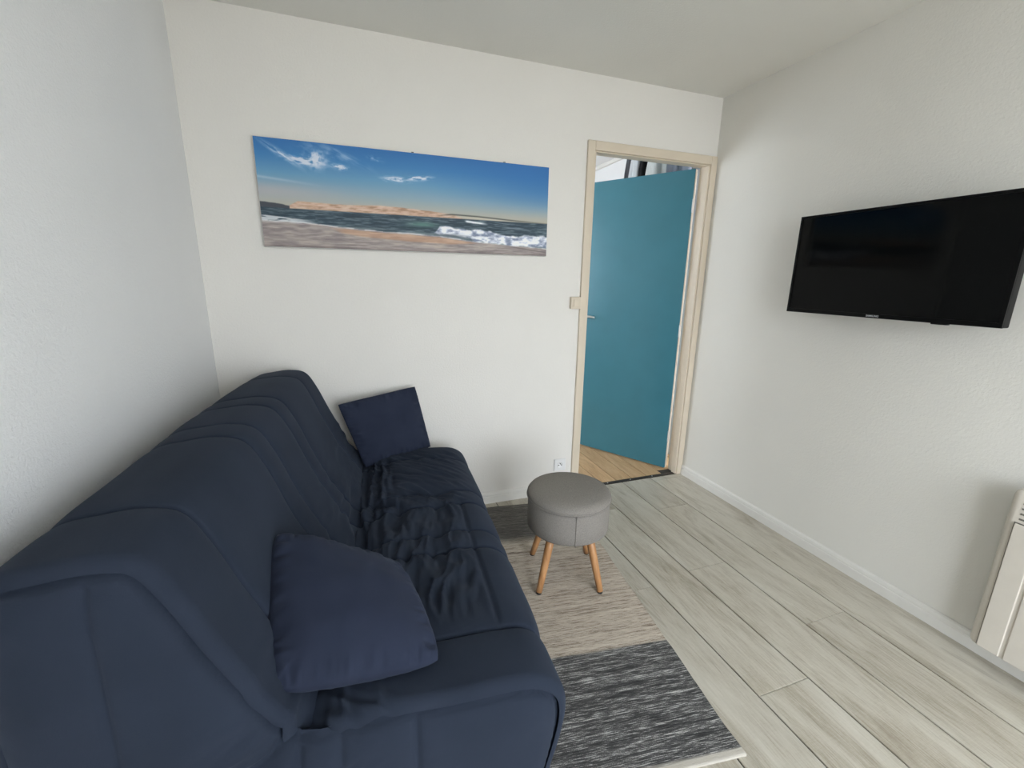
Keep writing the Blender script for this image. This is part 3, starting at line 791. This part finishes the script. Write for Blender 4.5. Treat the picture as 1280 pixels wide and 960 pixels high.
    n_ = fbm(u * 26, v * 70, 41, 4)
    wet = grad(n_, [(0.2, (126, 116, 116)), (0.5, (150, 140, 136)), (0.8, (172, 160, 152))])
    img = img * (1 - a[..., None]) + wet * a[..., None]
    ob = np.interp(u, [0.20, 0.24, 0.30, 0.485, 0.62, 0.72, 0.74], [0.80, 0.845, 0.866, 0.898, 0.905, 0.885, 0.86])
    ot = shore + 0.012
    a = sstep(ot - 0.006, ot + 0.006, v) * sstep(ob + 0.012, ob - 0.012, v + 0.012 * (fbm(u * 18, v * 40, 9, 3) - 0.5)) * sstep(0.19, 0.26, u) * sstep(0.75, 0.69, u)
    img = lay(img, grad(n_, [(0.2, (168, 134, 112)), (0.8, (190, 158, 134))]), 0.9 * a)
    # white lines of foam
    a = np.exp(-((v - shore) / 0.007) ** 2) * (0.35 + 0.65 * sstep(0.4, 0.6, fbm(u * 30, v * 20, 13, 3))); img = lay(img, C(214, 214, 214), 0.8 * a)
    fl_ = sstep(0.695, 0.705, v - 0.22 * u * (u < 0.16)) * sstep(0.775, 0.745, v - 0.06 * u) * sstep(0.19, 0.08, u); img = lay(img, C(206, 208, 210), 0.85 * fl_ * sstep(0.3, 0.55, fbm(u * 30, v * 60, 19, 3)))
    # breaking wave
    ft = np.interp(u, [0.555, 0.575, 0.60, 0.66, 0.728, 0.80, 0.88, 0.92, 1.0], [0.80, 0.725, 0.715, 0.74, 0.735, 0.765, 0.79, 0.765, 0.78])
    fb_ = np.interp(u, [0.555, 0.575, 0.66, 0.70, 0.75, 0.82, 0.90, 1.0], [0.80, 0.80, 0.82, 0.855, 0.872, 0.885, 0.895, 0.90])
    nn = fbm(u * 44, v * 34, 23, 5)
    jag = 0.034 * (fbm(u * 38, v * 12, 29, 3) - 0.5)
    a = sstep(ft - 0.012, ft + 0.012, v + jag) * sstep(fb_ + 0.012, fb_ - 0.012, v + jag) * (u > 0.553)
    foam = grad(nn, [(0.25, (118, 128, 150)), (0.45, (176, 182, 196)), (0.62, (228, 230, 236)), (0.8, (240, 240, 242))])
    img = img * (1 - a[..., None]) + foam * a[..., None]
    g = np.exp(-((u - 0.62) / 0.07) ** 2 - ((v - 0.815) / 0.02) ** 2); img = lay(img, C(96, 104, 112), 0.6 * g * (v < shore))
    wc = np.exp(-((v - 0.658 - 0.22 * (u - 0.70)) / 0.010) ** 2) * sstep(0.665, 0.68, u) * sstep(0.765, 0.72, u); img = lay(img, C(232, 234, 238), np.clip(1.2 * wc, 0, 0.95))
    wc = np.exp(-((v - 0.70) / 0.008) ** 2) * sstep(0.80, 0.84, u) * sstep(0.93, 0.88, u); img = lay(img, C(150, 160, 168), 0.5 * wc)
    pt = np.exp(-(((u - 0.53) / 0.05) ** 2 + ((v - 0.945) / 0.022) ** 2) ** 2); img = lay(img, C(186, 174, 166), 0.55 * pt)
    pt = np.exp(-((v - 0.925 - 0.35 * (u - 0.9)) / 0.008) ** 2) * sstep(0.82, 0.88, u); img = lay(img, C(92, 84, 84), 0.6 * pt)
    img = lay(img, C(88, 78, 76), 0.45 * sstep(0.965, 1.0, v + 0.02 * (fbm(u * 12, u * 0, 3, 2) - .5)))
    return np.clip(img, 0, 255)
nu, nv = 760, 250
uu = np.linspace(0, 1, nu); vv_ = np.linspace(0, 1, nv); UU, VV = np.meshgrid(uu, vv_, indexing='ij')
pv = np.stack([-pw / 2 + 0.0015 + UU * (pw - 0.003), 0 * UU - 0.0307, ph - 0.0015 - VV * (ph - 0.003)], -1).reshape(-1, 3)
pt_ = NT('beach_print'); pt_.set(None, 0.55, 0, 0.3)
at_ = pt_.add('ShaderNodeAttribute', attribute_name='print_colour')
pt_.link(at_.outputs['Color'], pt_.b.inputs['Base Color'])
pt_.bump(pt_.noise(pt_.coord(), 900, 2), 0.12, 0.001)
prn = mesh('print', pv, grid_faces(nu, nv, flip=True), pt_.mat, pic)
rgb = beach(UU, VV).reshape(-1, 3) / 255.0
lin = np.where(rgb <= 0.04045, rgb / 12.92, ((rgb + 0.055) / 1.055) ** 2.4)
lin = np.clip(lin * 1.25, 0, 0.95)
ca = prn.data.color_attributes.new('print_colour', 'FLOAT_COLOR', 'POINT')
ca.data.foreach_set('color', np.c_[lin, np.ones(len(lin))].astype(np.float32).ravel())

# ================================================================== TELEVISION
TX, TY0, TY1, TZ0, TZ1 = 2.650, -1.520, -0.735, 1.211, 1.650
tv = empty('television', (2.675, (TY0 + TY1) / 2, TZ0)); tag(tv, 'black flat screen television on a bracket on the wall', 'television')
ty = (TY1 - TY0) / 2; tz = TZ1 - TZ0
boxes('casing', [(-0.019, 0.018, -ty, ty, 0, tz)], M['tvside'], tv, bevel=0.004)
boxes('back_cover', [(0.018, 0.045, -ty + 0.09, ty - 0.09, 0.04, tz - 0.07)], M['tvside'], tv, bevel=0.008)
bz = 0.011
boxes('bezel', [(-0.025, -0.018, -ty, ty, tz - bz, tz), (-0.025, -0.018, -ty, ty, 0, 0.017), (-0.025, -0.018, -ty, -ty + bz, 0.017, tz - bz), (-0.025, -0.018, ty - bz, ty, 0.017, tz - bz)], M['bezel'], tv)
boxes('screen', [(-0.0222, -0.0185, -ty + bz, ty - bz, 0.017, tz - bz)], M['screen'], tv)
sens = boxes('remote_sensor', [(-0.020, -0.002, -0.245, -0.195, -0.005, 0.001)], M['tvside'], tv, bevel=0.002)
br = boxes('wall_bracket', [(0.045, 0.10, -0.11, 0.11, 0.16, 0.19), (0.045, 0.10, -0.11, 0.11, 0.29, 0.32), (0.092, 0.1035, -0.13, 0.13, 0.14, 0.34)], M['metal_dark'], tv)
fc = bpy.data.curves.new('logo_text', 'FONT'); fc.body = 'SAMSUNG'; fc.size = 0.0105; fc.align_x = 'CENTER'; fc.align_y = 'CENTER'; fc.extrude = 0.0002; fc.offset = 0.0002
fo = bpy.data.objects.new('logo_text', fc); COL.objects.link(fo)
dg = bpy.context.evaluated_depsgraph_get()
lm = bpy.data.meshes.new_from_object(fo.evaluated_get(dg)); bpy.data.objects.remove(fo, do_unlink=True)
lm.materials.clear(); lm.materials.append(M['logo'])
lo = bpy.data.objects.new('logo', lm); COL.objects.link(lo); lo.parent = tv
lo.rotation_euler = Euler((math.radians(90), 0, math.radians(-90))); lo.location = (-0.0253, 0.003, 0.0083); lo['label'] = 'silver brand lettering'

# ================================================================== HEATER
ht = empty('wall_heater', (W, -1.98, 0.075)); tag(ht, 'cream electric convector heater mounted low on the wall', 'heater')
HL, HH = 0.34, 0.615           # half length, height
hb = boxes('body', [(-0.090, -0.020, -HL, HL, 0.0, HH)], M['heater'], ht, bevel=0.022)
boxes('wall_plate', [(-0.022, -0.0005, -HL + 0.03, HL - 0.03, 0.03, HH - 0.05)], M['heater'], ht)
boxes('panel_gap', [(-0.0915, -0.089, -HL + 0.026, HL - 0.026, 0.012, HH - 0.112)], M['heater_dark'], ht)
npan = 9; pp = (2 * HL - 0.058) / npan
for k in range(npan):
    y1 = HL - 0.029 - k * pp
    boxes('front_panel', [(-0.0985, -0.0912, y1 - pp + 0.011, y1, 0.012, HH - 0.115)], M['heater'], ht, bevel=0.003)
    boxes('flute', [(-0.0945, -0.0912, y1 - pp, y1 - pp + 0.011, 0.012, HH - 0.115)], M['heater'], ht)
for k in range(4):
    z = HH - 0.040 - k * 0.0185
    for q in range(10):
        y1 = HL - 0.034 - q * 0.062
        boxes('outlet_slot', [(-0.0912, -0.0895, y1 - 0.054, y1, z - 0.006, z)], M['heater_dark'], ht)
bpy.context.view_layer.update()
